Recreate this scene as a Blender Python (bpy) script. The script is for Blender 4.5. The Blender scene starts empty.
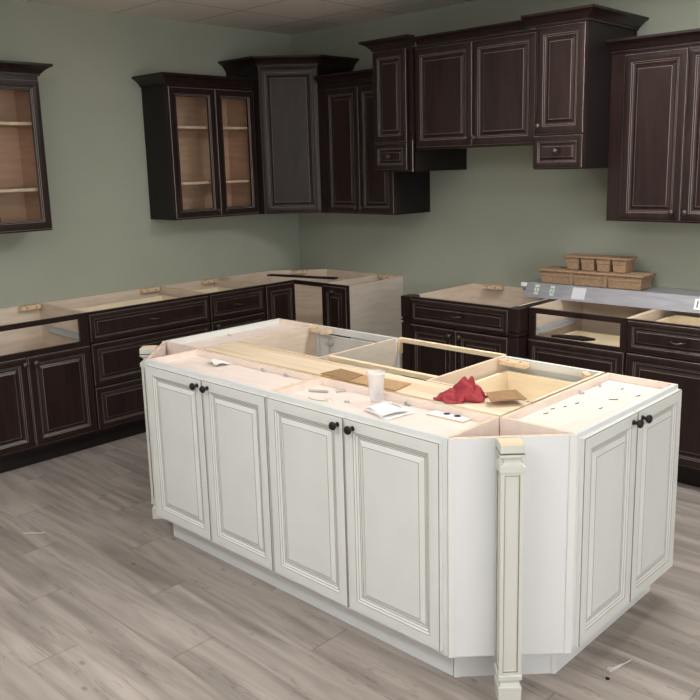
import bpy, bmesh, math, random
from mathutils import Vector, Matrix
random.seed(7)
S = 0.0254                      # all lengths below are in inches
sc = bpy.context.scene
COL = sc.collection
PI = math.pi

# ------------------------------------------------------------------ materials
def lin(c):
    return tuple(((x/255)/12.92 if x/255 <= 0.04045 else ((x/255+0.055)/1.055)**2.4) for x in c) + (1,)

def mat(name, rgb, rough=0.5, metal=0.0, spec=0.5, var=0.0, vscale=(8, 8, 8), bump=0.0, rgb2=None, detail=4):
    m = bpy.data.materials.new(name); m.use_nodes = True
    nt = m.node_tree; b = nt.nodes['Principled BSDF']
    b.inputs['Roughness'].default_value = rough; b.inputs['Metallic'].default_value = metal
    b.inputs['Specular IOR Level'].default_value = spec
    b.inputs['Base Color'].default_value = lin(rgb)
    if var or bump or rgb2:
        tc = nt.nodes.new('ShaderNodeTexCoord'); mp = nt.nodes.new('ShaderNodeMapping')
        mp.inputs['Scale'].default_value = vscale
        nz = nt.nodes.new('ShaderNodeTexNoise'); nz.inputs['Scale'].default_value = 1; nz.inputs['Detail'].default_value = detail
        nt.links.new(tc.outputs['Object'], mp.inputs['Vector']); nt.links.new(mp.outputs['Vector'], nz.inputs['Vector'])
        rp = nt.nodes.new('ShaderNodeValToRGB')
        rp.color_ramp.elements[0].position = .3; rp.color_ramp.elements[1].position = .7
        lo = rgb2 if rgb2 else tuple(c*(1-var) for c in rgb); hi = rgb if rgb2 else tuple(min(255, c*(1+var)) for c in rgb)
        rp.color_ramp.elements[0].color = lin(lo); rp.color_ramp.elements[1].color = lin(hi)
        nt.links.new(nz.outputs['Fac'], rp.inputs['Fac']); nt.links.new(rp.outputs['Color'], b.inputs['Base Color'])
        if bump:
            bp = nt.nodes.new('ShaderNodeBump'); bp.inputs['Strength'].default_value = bump; bp.inputs['Distance'].default_value = .002
            nt.links.new(nz.outputs['Fac'], bp.inputs['Height']); nt.links.new(bp.outputs['Normal'], b.inputs['Normal'])
    return m

M = {}
M['dark'] = mat('espresso_wood', (40, 28, 26), .3, var=.18, vscale=(30, 30, 4), spec=.25, bump=.03)
M['darkbox'] = mat('espresso_laminate', (25, 20, 20), .5, var=.06, vscale=(20, 20, 6), spec=.3)
M['dglaze'] = mat('worn_espresso_edge', (126, 117, 111), .45)
M['white'] = mat('white_paint', (217, 220, 219), .38, var=.012, vscale=(6, 6, 6))
M['wglaze'] = mat('umber_glaze', (128, 117, 102), .5)
M['wpanel'] = mat('white_laminate', (218, 221, 223), .45)
M['cream'] = mat('cream_paint', (204, 206, 199), .42)
M['tan'] = mat('birch_interior', (219, 202, 184), .5, var=.04, vscale=(6, 6, 40))
M['tan2'] = mat('maple_interior', (206, 172, 147), .5, var=.05, vscale=(5, 5, 30))
M['side'] = mat('raw_side_panel', (199, 188, 175), .6, var=.035, vscale=(5, 5, 30))
M['pink'] = mat('birch_top_panel', (233, 219, 210), .55, var=.02, vscale=(6, 24, 6))
M['edge'] = mat('raw_plywood_edge', (224, 203, 178), .6, var=.05, vscale=(20, 20, 20))
M['pine'] = mat('pine_board', (235, 220, 196), .55, rgb2=(212, 186, 150), vscale=(1.6, 26, 10), bump=.02, detail=6)
M['strip'] = mat('pine_strip', (230, 212, 180), .55, var=.05, vscale=(3, 30, 30))
M['drawerbox'] = mat('drawer_maple', (238, 225, 200), .45, var=.03, vscale=(4, 4, 30))
M['block'] = mat('corner_block_pine', (218, 192, 158), .6, var=.06, vscale=(30, 30, 30))
M['hole'] = mat('screw_hole', (60, 40, 28), .8)
M['bronze'] = mat('dark_bronze', (40, 37, 36), .35, metal=.6)
M['pewter'] = mat('pewter', (92, 86, 82), .35, metal=.8)
M['zinc'] = mat('zinc_steel', (190, 194, 197), .4, metal=.35)
M['card'] = mat('brown_cardboard', (182, 148, 108), .8, var=.06, vscale=(40, 40, 40))
M['cardd'] = mat('dark_cardboard', (150, 120, 84), .85, var=.06, vscale=(40, 40, 40))
M['pulp'] = mat('moulded_pulp', (148, 122, 97), .9, var=.1, vscale=(60, 60, 60), bump=.3)
M['rag'] = mat('red_cloth', (160, 58, 66), .9, var=.08, vscale=(60, 60, 60), bump=.3)
M['paper'] = mat('white_paper', (236, 236, 236), .7, var=.01)
M['label'] = mat('pale_label', (200, 201, 206), .6)
M['ink'] = mat('grey_ink', (150, 150, 156), .7)
M['greenink'] = mat('green_ink', (186, 208, 190), .7)
M['foil'] = mat('silver_carton', (150, 150, 156), .36, metal=.35, var=.06, vscale=(6, 40, 40))
M['tile'] = None
M['frame'] = mat('troffer_frame', (230, 230, 228), .5)
M['green'] = mat('green_wire', (120, 176, 160), .5)
M['hardware_in_cup'] = M['zinc']

def mat_glass(name, tint, ior=1.5, rough=.03):
    m = bpy.data.materials.new(name); m.use_nodes = True; nt = m.node_tree
    for n in list(nt.nodes): nt.nodes.remove(n)
    o = nt.nodes.new('ShaderNodeOutputMaterial'); mx = nt.nodes.new('ShaderNodeMixShader')
    t = nt.nodes.new('ShaderNodeBsdfTransparent'); g = nt.nodes.new('ShaderNodeBsdfGlossy'); fr = nt.nodes.new('ShaderNodeFresnel')
    t.inputs['Color'].default_value = tint; g.inputs['Roughness'].default_value = rough; fr.inputs['IOR'].default_value = ior
    nt.links.new(fr.outputs[0], mx.inputs[0]); nt.links.new(t.outputs[0], mx.inputs[1]); nt.links.new(g.outputs[0], mx.inputs[2])
    nt.links.new(mx.outputs[0], o.inputs[0])
    return m
M['glass'] = mat_glass('cabinet_glass', (.96, .97, .96, 1), ior=1.25)

def mat_plastic():
    m = bpy.data.materials.new('frosted_plastic'); m.use_nodes = True; nt = m.node_tree
    b = nt.nodes['Principled BSDF']; o = [n for n in nt.nodes if n.type == 'OUTPUT_MATERIAL'][0]
    b.inputs['Base Color'].default_value = lin((242, 243, 245)); b.inputs['Roughness'].default_value = .3
    t = nt.nodes.new('ShaderNodeBsdfTransparent'); mx = nt.nodes.new('ShaderNodeMixShader'); mx.inputs[0].default_value = .27
    nt.links.new(t.outputs[0], mx.inputs[1]); nt.links.new(b.outputs[0], mx.inputs[2]); nt.links.new(mx.outputs[0], o.inputs[0])
    return m
M['plastic'] = mat_plastic()

def mat_light(name, col, strength):
    m = bpy.data.materials.new(name); m.use_nodes = True; nt = m.node_tree
    b = nt.nodes['Principled BSDF']; b.inputs['Base Color'].default_value = (.9, .9, .9, 1)
    b.inputs['Emission Color'].default_value = col; b.inputs['Emission Strength'].default_value = strength
    return m
M['fill_glow'] = mat_light('added_fill_glow', (.95, .98, 1, 1), .15)  # weak glow for the added panel behind the camera
M['fill_glow_left'] = mat_light('added_left_fill_glow', (1, .98, .95, 1), .35)  # glow for the added left panel that the hood doors reflect
M['fill_glow_side'] = mat_light('added_side_fill_glow', (1, .985, .98, 1), 3.0)  # strong glow for the added fill panel on the right

def mat_wall():
    m = mat('sage_wall_paint', (164, 169, 155), .7, spec=.25, var=.012, vscale=(3, 3, 3), bump=.02)
    return m
M['wall'] = mat_wall()

def mat_ceiling():
    m = mat('ceiling_tile', (222, 212, 203), .9, spec=.1)
    nt = m.node_tree; b = nt.nodes['Principled BSDF']
    tc = nt.nodes.new('ShaderNodeTexCoord'); sp = nt.nodes.new('ShaderNodeSeparateXYZ'); nt.links.new(tc.outputs['Object'], sp.inputs[0])
    def line(out, off):
        a = nt.nodes.new('ShaderNodeMath'); a.operation = 'ADD'; a.inputs[1].default_value = off*S + 24*S*50 ; nt.links.new(out, a.inputs[0])
        d = nt.nodes.new('ShaderNodeMath'); d.operation = 'MODULO'; d.inputs[1].default_value = 24*S; nt.links.new(a.outputs[0], d.inputs[0])
        l = nt.nodes.new('ShaderNodeMath'); l.operation = 'LESS_THAN'; l.inputs[1].default_value = .6*S; nt.links.new(d.outputs[0], l.inputs[0])
        return l
    lx = line(sp.outputs['X'], -23+.3); ly = line(sp.outputs['Y'], 15+.3)
    mx = nt.nodes.new('ShaderNodeMath'); mx.operation = 'MAXIMUM'; nt.links.new(lx.outputs[0], mx.inputs[0]); nt.links.new(ly.outputs[0], mx.inputs[1])
    nz = nt.nodes.new('ShaderNodeTexNoise'); nz.inputs['Scale'].default_value = 90; nt.links.new(tc.outputs['Object'], nz.inputs['Vector'])
    rp = nt.nodes.new('ShaderNodeValToRGB'); rp.color_ramp.elements[0].position = .35; rp.color_ramp.elements[1].position = .6
    rp.color_ramp.elements[0].color = lin((232, 222, 213)); rp.color_ramp.elements[1].color = lin((242, 234, 226)); nt.links.new(nz.outputs['Fac'], rp.inputs['Fac'])
    cm = nt.nodes.new('ShaderNodeMix'); cm.data_type = 'RGBA'; nt.links.new(mx.outputs[0], cm.inputs[0]); nt.links.new(rp.outputs['Color'], cm.inputs[6])
    cm.inputs[7].default_value = lin((196, 188, 180)); nt.links.new(cm.outputs[2], b.inputs['Base Color'])
    return m
M['ceiling'] = mat_ceiling()

def mat_floor():
    m = mat('grey_wood_planks', (170, 160, 152), .42, spec=.4)
    nt = m.node_tree; b = nt.nodes['Principled BSDF']; N = nt.nodes.new; L = nt.links.new
    tc = N('ShaderNodeTexCoord'); sp = N('ShaderNodeSeparateXYZ'); L(tc.outputs['Object'], sp.inputs[0])
    def math_(op, a, bb, clamp=False):
        n = N('ShaderNodeMath'); n.operation = op
        for i, x in enumerate((a, bb)):
            if x is None: continue
            if isinstance(x, (int, float)): n.inputs[i].default_value = x
            else: L(x, n.inputs[i])
        return n.outputs[0]
    xi = math_('DIVIDE', sp.outputs['X'], S); yi = math_('DIVIDE', sp.outputs['Y'], S)
    v = math_('DIVIDE', math_('ADD', yi, 115.4), -7.2)          # row coordinate, 0..1 between y=-115.4 and -122.6
    row = math_('FLOOR', v, None); fv = math_('SUBTRACT', v, row)
    off = math_('MULTIPLY', math_('FRACT', math_('MULTIPLY', row, .36), None), 48)
    u = math_('DIVIDE', math_('SUBTRACT', xi, math_('ADD', off, -.4)), 48)
    col = math_('FLOOR', u, None); fu = math_('SUBTRACT', u, col)
    cb = N('ShaderNodeCombineXYZ'); L(row, cb.inputs[0]); L(col, cb.inputs[1])
    wn = N('ShaderNodeTexWhiteNoise'); wn.noise_dimensions = '2D'; L(cb.outputs[0], wn.inputs['Vector'])
    # grain coordinates: stretched along the board, shifted per board
    gx = math_('ADD', math_('MULTIPLY', xi, .03), math_('MULTIPLY', wn.outputs['Value'], 40))
    gy = math_('MULTIPLY', yi, .32)
    gc = N('ShaderNodeCombineXYZ'); L(gx, gc.inputs[0]); L(gy, gc.inputs[1]); L(math_('MULTIPLY', wn.outputs['Value'], 17), gc.inputs[2])
    n1 = N('ShaderNodeTexNoise'); n1.inputs['Scale'].default_value = 1.1; n1.inputs['Detail'].default_value = 5; n1.inputs['Distortion'].default_value = .8; L(gc.outputs[0], n1.inputs['Vector'])
    fc = N('ShaderNodeCombineXYZ'); L(math_('MULTIPLY', gx, 3), fc.inputs[0]); L(math_('MULTIPLY', yi, 3.2), fc.inputs[1])
    n2 = N('ShaderNodeTexNoise'); n2.inputs['Scale'].default_value = 1.5; n2.inputs['Detail'].default_value = 6; L(fc.outputs[0], n2.inputs['Vector'])
    r1 = N('ShaderNodeValToRGB'); e = r1.color_ramp.elements
    e[0].position = .3; e[0].color = lin((134, 126, 120)); e[1].position = .66; e[1].color = lin((182, 173, 166))
    L(n1.outputs['Fac'], r1.inputs['Fac'])
    def mult(c, fac):
        n = N('ShaderNodeMix'); n.data_type = 'RGBA'; n.blend_type = 'MULTIPLY'; n.inputs[0].default_value = 1
        L(c, n.inputs[6]); L(fac, n.inputs[7]); return n.outputs[2]
    def ramp(fac, p0, c0, p1, c1):
        n = N('ShaderNodeValToRGB'); q = n.color_ramp.elements; q[0].position = p0; q[0].color = (c0, c0, c0, 1); q[1].position = p1; q[1].color = (c1, c1, c1, 1)
        L(fac, n.inputs['Fac']); return n.outputs['Color']
    c = mult(r1.outputs['Color'], ramp(n2.outputs['Fac'], .35, .93, .6, 1.0))
    c = mult(c, ramp(wn.outputs['Value'], 0, .86, 1, 1.0))
    # dark cracks along the grain
    cc = N('ShaderNodeCombineXYZ'); L(math_('MULTIPLY', gx, 1.3), cc.inputs[0]); L(math_('MULTIPLY', yi, .5), cc.inputs[1]); cc.inputs[2].default_value = 9
    n3 = N('ShaderNodeTexNoise'); n3.inputs['Scale'].default_value = 1.4; n3.inputs['Detail'].default_value = 3; L(cc.outputs[0], n3.inputs['Vector'])
    cr = math_('ABSOLUTE', math_('SUBTRACT', n3.outputs['Fac'], .39), None)
    c = mult(c, ramp(cr, .0, .66, .012, 1.0))
    # knots
    kc = N('ShaderNodeCombineXYZ'); L(math_('MULTIPLY', xi, .10), kc.inputs[0]); L(math_('MULTIPLY', yi, .19), kc.inputs[1])
    vo = N('ShaderNodeTexVoronoi'); vo.inputs['Scale'].default_value = 1; L(kc.outputs[0], vo.inputs['Vector'])
    c = mult(c, ramp(vo.outputs['Distance'], .03, .62, .085, 1.0))
    # joints
    jv = math_('MINIMUM', fv, math_('SUBTRACT', 1, fv)); ju = math_('MINIMUM', fu, math_('SUBTRACT', 1, fu))
    c = mult(c, ramp(jv, .004, .84, .012, 1.0)); c = mult(c, ramp(ju, .0012, .62, .0032, 1.0))
    L(c, b.inputs['Base Color'])
    bp = N('ShaderNodeBump'); bp.inputs['Strength'].default_value = .08; bp.inputs['Distance'].default_value = .002; L(n2.outputs['Fac'], bp.inputs['Height']); L(bp.outputs['Normal'], b.inputs['Normal'])
    return m
M['floor'] = mat_floor()

# ------------------------------------------------------------------ mesh builder (inches)
class MB:
    def __init__(s): s.v = []; s.f = []; s.m = []
    def face(s, pts, m=0):
        n = len(s.v); s.v += [tuple(p) for p in pts]; s.f.append(list(range(n, n+len(pts)))); s.m.append(m)
    def box(s, x0, x1, y0, y1, z0, z1, m=0, over={}):
        n = len(s.v)
        s.v += [(x0,y0,z0),(x1,y0,z0),(x1,y1,z0),(x0,y1,z0),(x0,y0,z1),(x1,y0,z1),(x1,y1,z1),(x0,y1,z1)]
        for k, q in (('-z',(3,2,1,0)),('+z',(4,5,6,7)),('-y',(0,1,5,4)),('+x',(1,2,6,5)),('+y',(2,3,7,6)),('-x',(3,0,4,7))):
            s.f.append([n+i for i in q]); s.m.append(over.get(k, m))
        return s
    def prism(s, poly, z0, z1, m=0, mt=None, mb=None):
        n = len(s.v); k = len(poly)
        s.v += [(x, y, z0) for x, y in poly] + [(x, y, z1) for x, y in poly]
        for i in range(k):
            j = (i+1) % k; s.f.append([n+i, n+j, n+k+j, n+k+i]); s.m.append(m[i] if isinstance(m, (list, tuple)) else m)
        m0 = m[0] if isinstance(m, (list, tuple)) else m
        s.f.append([n+k+i for i in range(k)]); s.m.append(m0 if mt is None else mt)
        s.f.append([n+i for i in range(k)][::-1]); s.m.append(m0 if mb is None else mb)
        return s
    def wallseg(s, p0, p1, t, z0, z1, m=0, over=None):
        """board standing on the segment p0-p1, thickness t to its left"""
        a, b = Vector(p0), Vector(p1); d = (b-a).normalized(); nrm = Vector((-d.y, d.x))*t
        poly = [tuple(a), tuple(b), tuple(b+nrm), tuple(a+nrm)]
        s.prism(poly, z0, z1, over if over else m); return s
    def rings(s, rings, ms, close=False, cap=True, capm=None):
        """list of equally long closed loops joined in sequence"""
        n = len(s.v); k = len(rings[0])
        for r in rings: s.v += [tuple(p) for p in r]
        for q in range(len(rings)-1):
            for i in range(k):
                j = (i+1) % k
                s.f.append([n+q*k+i, n+q*k+j, n+(q+1)*k+j, n+(q+1)*k+i]); s.m.append(ms[q] if isinstance(ms, (list, tuple)) else ms)
        if cap:
            L = n+(len(rings)-1)*k
            s.f.append([L+i for i in range(k)]); s.m.append(capm if capm is not None else (ms[-1] if isinstance(ms, (list, tuple)) else ms))
            s.f.append([n+i for i in range(k)][::-1]); s.m.append(ms[0] if isinstance(ms, (list, tuple)) else ms)
        return s
    def lathe(s, prof, c=(0,0,0), axis='z', m=0, n=16):
        rings = []
        for r, h in prof:
            ring = []
            for i in range(n):
                a = 2*PI*i/n; p = (r*math.cos(a), r*math.sin(a), h)
                if axis == '-y': p = (p[0], -p[2], p[1])
                ring.append((c[0]+p[0], c[1]+p[1], c[2]+p[2]))
            rings.append(ring)
        return s.rings(rings, m)
    def tube(s, path, r, m=0, n=8):
        path = [Vector(p) for p in path]; rings = []
        for i, p in enumerate(path):
            t = (path[min(i+1, len(path)-1)] - path[max(i-1, 0)]).normalized()
            up = Vector((0,0,1)) if abs(t.z) < .9 else Vector((1,0,0))
            a = t.cross(up).normalized(); b = a.cross(t)
            rr = r[i] if isinstance(r, (list, tuple)) else r
            rings.append([p + a*rr*math.cos(2*PI*k/n) + b*rr*math.sin(2*PI*k/n) for k in range(n)])
        return s.rings(rings, m)
    def sweep(s, path, prof, m=0):
        """profile (out, z) swept along an open plan path with mitred corners; out is to the right of travel"""
        P = [Vector(p) for p in path]; k = len(prof); rings = []
        for i, p in enumerate(P):
            ns = []
            if i > 0: d = (P[i]-P[i-1]).normalized(); ns.append(Vector((d.y, -d.x)))
            if i < len(P)-1: d = (P[i+1]-P[i]).normalized(); ns.append(Vector((d.y, -d.x)))
            nn = ns[0] if len(ns) == 1 else (ns[0]+ns[1])/(1+ns[0].dot(ns[1]))
            rings.append([(p.x+nn.x*o, p.y+nn.y*o, z) for o, z in prof])
        return s.rings(rings, m)
    def build(s, name, mats, parent=None, smooth=False, bevel=0, seg=1):
        me = bpy.data.meshes.new(name)
        me.from_pydata([(x*S, y*S, z*S) for x, y, z in s.v], [], s.f)
        for mm in (mats if isinstance(mats, (list, tuple)) else [mats]): me.materials.append(mm)
        for p, mi in zip(me.polygons, s.m): p.material_index = mi
        bm = bmesh.new(); bm.from_mesh(me); bmesh.ops.remove_doubles(bm, verts=bm.verts, dist=1e-6) if smooth else None
        bmesh.ops.recalc_face_normals(bm, faces=bm.faces); bm.to_mesh(me); bm.free()
        if smooth:
            for p in me.polygons: p.use_smooth = True
        o = bpy.data.objects.new(name, me); COL.objects.link(o)
        if parent: o.parent = parent
        if bevel:
            b = o.modifiers.new('bevel', 'BEVEL'); b.width = bevel*S; b.segments = seg; b.limit_method = 'ANGLE'; b.angle_limit = math.radians(40)
        return o

def tag(o, label, cat, group=None, kind='thing'):
    o['label'] = label; o['category'] = cat; o['kind'] = kind
    if group: o['group'] = group
    return o
def thing(name, label, cat, loc=(0,0,0), rot=0, group=None):
    o = bpy.data.objects.new(name, None); COL.objects.link(o); o.empty_display_size = .05
    o.location = tuple(c*S for c in loc); o.rotation_euler = (0, 0, math.radians(rot))
    return tag(o, label, cat, group)
def solo(name, mb, mats, label, cat, loc=(0,0,0), rot=0, group=None, **k):
    o = mb.build(name, mats, **k); o.location = tuple(c*S for c in loc); o.rotation_euler = (0, 0, math.radians(rot))
    return tag(o, label, cat, group)
def struct(name, mb, mats):
    o = mb.build(name, mats); o['kind'] = 'structure'; return o

# ------------------------------------------------------------------ the room
RX, RY, RZ = 290, -330, 108.9
struct('floor', MB().box(0, RX, RY, 0, -2, 0), M['floor'])
struct('ceiling', MB().box(0, RX, RY, 0, RZ, RZ+2), M['ceiling'])
struct('wall_left', MB().box(-4, 0, RY, 4, -2, RZ+2), M['wall'])
struct('wall_back', MB().box(0, RX+4, 0, 4, -2, RZ+2), M['wall'])
struct('wall_right', MB().box(RX, RX+4, RY, 0, -2, RZ+2), M['wall'])
struct('wall_front', MB().box(-4, RX+4, RY-4, RY, -2, RZ+2), M['wall'])

LIGHTS = [(95, -87, 'over the back left of the island', 6), (143, -51, 'above the aisle behind the island', 34),
          (71, -171, 'in front of the island, toward the left wall', 11), (143, -195, 'in front of the right end of the island', 38),
          (95, -267, 'farthest from the island toward the left wall', 4), (191, -159, 'close to the right end of the island', 6)]
for lx, ly, where, power in LIGHTS:
    drop = 2.45
    t = thing('ceiling_light', 'white surface mounted ceiling light ' + where, 'light', (lx, ly, RZ-drop), 0, 'ceiling lights')
    f = MB(); w, d = 24, 8
    for x0, x1, y0, y1 in ((-w, w, -d, -d+1), (-w, w, d-1, d), (-w, -w+1, -d+1, d-1), (w-1, w, -d+1, d-1)): f.box(x0, x1, y0, y1, 0, 2.4)
    f.build('frame', M['frame'], t)
    MB().box(-w+1, w-1, -d+1, d-1, .3, 1.0).build('diffuser', mat_light('light_diffuser', (1, .985, .96, 1), power), t)

# unseen glowing panels shaped like windows, added as fill light behind, right and left
def fill_panel(name, a0, a1, z0, z1, mp, m):
    wf = MB(); q = (a1-a0)/3
    for u0, u1, v0, v1 in ((a0-2, a0, z0-2, z1+2), (a1, a1+2, z0-2, z1+2), (a0, a1, z1, z1+2), (a0, a1, z0-2, z0), (a0+q-1, a0+q+1, z0, z1), (a0+2*q-1, a0+2*q+1, z0, z1)):
        wf.box(*mp(u0, u1, 0, 2), v0, v1)
    fill_obj = struct(name, wf, M['frame'])
    wp = MB().box(*mp(a0, a1, .2, .8), z0, z1).build('pane', M[m], fill_obj); wp['kind'] = 'structure'
fill_panel('fill_panel_1', 60, 200, 22, 96, lambda a, b, c, d: (a, b, RY+c, RY+d), 'fill_glow')  # added out of view to lift the ceiling and the fronts
fill_panel('fill_panel_2', -300, -60, 22, 96, lambda a, b, c, d: (RX-d, RX-c, a, b), 'fill_glow_side')  # added low side light for the island end and left wall, unseen
fill_panel('fill_panel_3', -255, -150, 30, 100, lambda a, b, c, d: (c, d, a, b), 'fill_glow_left')  # unseen, added to lay a reflection on the hood doors

# ------------------------------------------------------------------ cabinet parts (local: front at y=0 facing -y, depth to +y)
DOOR = [(0, .75, 0), (0, .12, 0), (.09, .03, 1), (.7, 0, 0), (1.62, .02, 0), (1.69, .05, 1), (1.95, .2, 0), (2.02, .21, 1), (2.28, .38, 0), (2.36, .40, 1), (2.52, .43, 0), (2.60, .43, 1), (3.3, .14, 0), (3.37, .12, 1)]
def ringset(x0, x1, z0, z1, y, prof, k=1.0):
    rs, ms = [], []
    for i, (d, e, mm) in enumerate(prof):
        dd = d*k; yy = y-.75+e
        rs.append([(x0+dd, yy, z0+dd), (x1-dd, yy, z0+dd), (x1-dd, yy, z1-dd), (x0+dd, yy, z1-dd)])
        if i: ms.append(mm)
    return rs, ms
def dark_door_prof(gl=.075):
    return [(0, .75, 0), (0, .2, 0), (.07, .14, 1), (.4, .05, 0), (.95, 0, 0), (1.60, .05, 0), (1.60+gl, .07, 1), (1.95, .22, 0), (1.95+gl, .23, 1), (2.3, .40, 0), (2.45, .43, 0), (3.05, .14, 0), (3.05+gl, .12, 1)]
DDOOR = dark_door_prof()
def panel_front(name, parent, x0, x1, z0, z1, st, k=1.0, y=0):
    prof = st['prof']; mb = MB(); rs, ms = ringset(x0, x1, z0, z1, y, prof, k); mb.rings(rs, ms, capm=0)
    return mb.build(name, [st['door'], st['glaze']], parent)
def glass_door(parent, x0, x1, z0, z1, st, y=0):
    fr = MB(); o, w = [], 2.35
    prof = [(0, .75, 0), (0, .12, 0), (.12, .05, 1), (.9, 0, 0), (1.7, .05, 0), (1.8, .14, 1), (2.05, .16, 0), (2.15, .25, 1), (2.35, .3, 0), (2.35, .75, 0), (0, .75, 0)]
    rs, ms = ringset(x0, x1, z0, z1, y, prof); fr.rings(rs, ms, cap=False)
    d = fr.build('door', [st['door'], st['glaze']], parent)
    MB().box(x0+w-.2, x1-w+.2, y-.42, y-.32, z0+w-.2, z1-w+.2).build('pane', M['glass'], d)
    return d
def knob(parent, x, z, st, y=-.75, r=.62):
    MB().lathe([(.38*r/.62, 0), (.36*r/.62, .12), (.24*r/.62, .3), (.26*r/.62, .55), (.5*r/.62, .72), (r, .92), (r, 1.1), (.45*r/.62, 1.3), (.08, 1.34)], (x, y, z), '-y', n=14).build('knob', st['metal'], parent, smooth=True)
def handle(parent, x, z, st, y=-.75, w=3.0):
    p = [(-w/2, 0, .0), (-w/2, -.55, .05), (-w/2+.4, -.95, .1), (-w*.2, -1.05, -.05), (0, -1.1, -.15), (w*.2, -1.05, -.05), (w/2-.4, -.95, .1), (w/2, -.55, .05), (w/2, 0, 0)]
    MB().tube([(x+a, y+b, z+c) for a, b, c in p], [.2, .16, .17, .2, .24, .2, .17, .16, .2], n=8).build('handle', st['metal'], parent, smooth=True)

DK = dict(door=M['dark'], glaze=M['dglaze'], prof=DDOOR, metal=M['pewter'], frame=M['dark'], ext=M['darkbox'], inn=M['tan'], kick=M['darkbox'])
WH = dict(door=M['white'], glaze=M['wglaze'], prof=DOOR, metal=M['bronze'], frame=M['white'], ext=M['wpanel'], inn=M['pink'], kick=M['wpanel'])

def face_frame(parent, w, z0, z1, st, rails=(), stile=(1.5, 1.5), top=1.3, bot=1.4, mid=None, t=.75):
    mb = MB(); a, b = stile
    mb.box(0, a, 0, t, z0, z1); mb.box(w-b, w, 0, t, z0, z1)
    mb.box(a, w-b, 0, t, z1-top, z1); mb.box(a, w-b, 0, t, z0, z0+bot)
    for r0, r1 in rails: mb.box(a, w-b, 0, t, r0, r1)
    if mid: mb.box(mid-.75, mid+.75, 0, t, z0+bot, (rails[0][0] if rails else z1-top))
    return mb.build('face_frame', st['frame'], parent)
def carcass(parent, w, d, z0, z1, st, sides=('ext', 'ext'), toppanel=None, shelf=None, bottom=True, backtop=None, t=.55, name='body'):
    mats = [st['inn'], st['ext'], M['side'], M['edge']]
    ix = {'ext': 1, 'side': 2, 'inn': 0}
    mb = MB(); y0 = .75
    mb.box(0, t, y0, d, z0, z1, 0, {'-x': ix[sides[0]], '+z': 3})
    mb.box(w-t, w, y0, d, z0, z1, 0, {'+x': ix[sides[1]], '+z': 3})
    mb.box(t, w-t, d-t, d, z0, z1, 0, {'+z': 3})
    if bottom: mb.box(t, w-t, y0, d-t, z0, z0+t, 0)
    if toppanel is not None: mb.box(t, w-t, y0, d-t, z1-toppanel-.5, z1-toppanel, 0)
    for sh in (shelf or []): mb.box(t, w-t, y0+1.5, d-t, sh, sh+.7, 0)
    return mb.build(name, mats, parent)
def block(parent, x, y, z, rot, L=5, w=2.1, h=1.0, m='block', r=.5, holes=True):
    mb = MB(); pts = []
    for cx, sx in ((L/2-r, 1), (-L/2+r, -1)):
        for i in range(5):
            a = -PI/2 + PI*i/4 if sx > 0 else PI/2 + PI*i/4
            pts.append((cx + r*math.cos(a), (w/2)*math.sin(a) if False else r*math.sin(a)*(w/2/r)))
    mb.prism(pts, -h/2, h/2, 0)
    if holes:
        for hx in (-L*.22, L*.22):
            mb.lathe([(.2, 0), (.2, .03)], (hx, 0, h/2), n=8, m=1)
            mb.lathe([(.2, 0), (.2, .03)], (hx, -w/2+.0, 0), '-y', n=8, m=1)
    o = mb.build('corner_block', [M[m], M['hole']], parent)
    o.location = (x*S, y*S, z*S); o.rotation_euler = (0, 0, math.radians(rot)); return o
def slide(parent, x, y0, y1, z, side):
    """metal drawer runner on the inside of a cabinet side; side=+1: body to the left of the runner"""
    mb = MB(); mb.box(x-.12, x+.12, y0, y1, z-.9, z+.9); mb.box(x+.12*side, x+.55*side, y0+.5, y1-1, z-.5, z+.55)
    mb.box(x+.1*side, x+.75*side, y0-.3, y0+1.2, z-.7, z+.3); mb.box(x+.55*side, x+.7*side, y0+.2, y1-3, z-.75, z-.35)
    return mb.build('drawer_slide', M['zinc'], parent, bevel=.06)
def drawer(parent, x0, x1, z0, z1, st, k=.62, pull='handle', box=None, depth=19):
    d = panel_front('drawer', parent, x0, x1, z0, z1, st, k)
    if pull == 'handle': handle(d, (x0+x1)/2, (z0+z1)/2, st)
    elif pull == 'knob': knob(d, (x0+x1)/2, (z0+z1)/2, st, r=.5)
    if box:
        b = MB(); bx0, bx1, bz0, bz1 = x0+1.6, x1-1.6, z0+.6, box
        b.box(bx0, bx0+.6, 0, depth, bz0, bz1); b.box(bx1-.6, bx1, 0, depth, bz0, bz1)
        b.box(bx0+.6, bx1-.6, depth-.6, depth, bz0, bz1); b.box(bx0+.6, bx1-.6, 0, .5, bz0, bz1); b.box(bx0+.6, bx1-.6, .5, depth-.6, bz0+.3, bz0+.6)
        b.build('drawer_box', M['drawerbox'], d)
    return d
def kick(parent, w, st, z1=4.5, set_=3, x0=0):
    MB().box(x0, w, set_, set_+.6, 0, z1).build('toe_kick', st['kick'], parent)
def door(parent, x0, x1, z0, z1, st, kn=None, r=.62):
    d = panel_front('door', parent, x0, x1, z0, z1, st)
    if kn: knob(d, kn[0], kn[1], st, r=r)
    return d

CROWN = [(0, 0), (.35, 0), (.35, .5), (.55, .6), (.75, .95), (1.2, 1.5), (1.75, 1.95), (2.05, 2.1), (2.15, 2.2), (2.15, 2.7), (0, 2.7)]
def crown(parent, path, z, h=2.7, st=DK, out=1.27):
    MB().sweep(path, [(o*out, z+q*h/2.7) for o, q in CROWN]).build('crown', [st['frame']], parent)

# ------------------------------------------------------------------ LEFT RUN base cabinets (front x=24, facing +x: rot 90, local x = +y world)
ZT = 34.5
def left_loc(y0): return (24, y0, 0)
g = 'dark base cabinets along the left wall'
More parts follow.
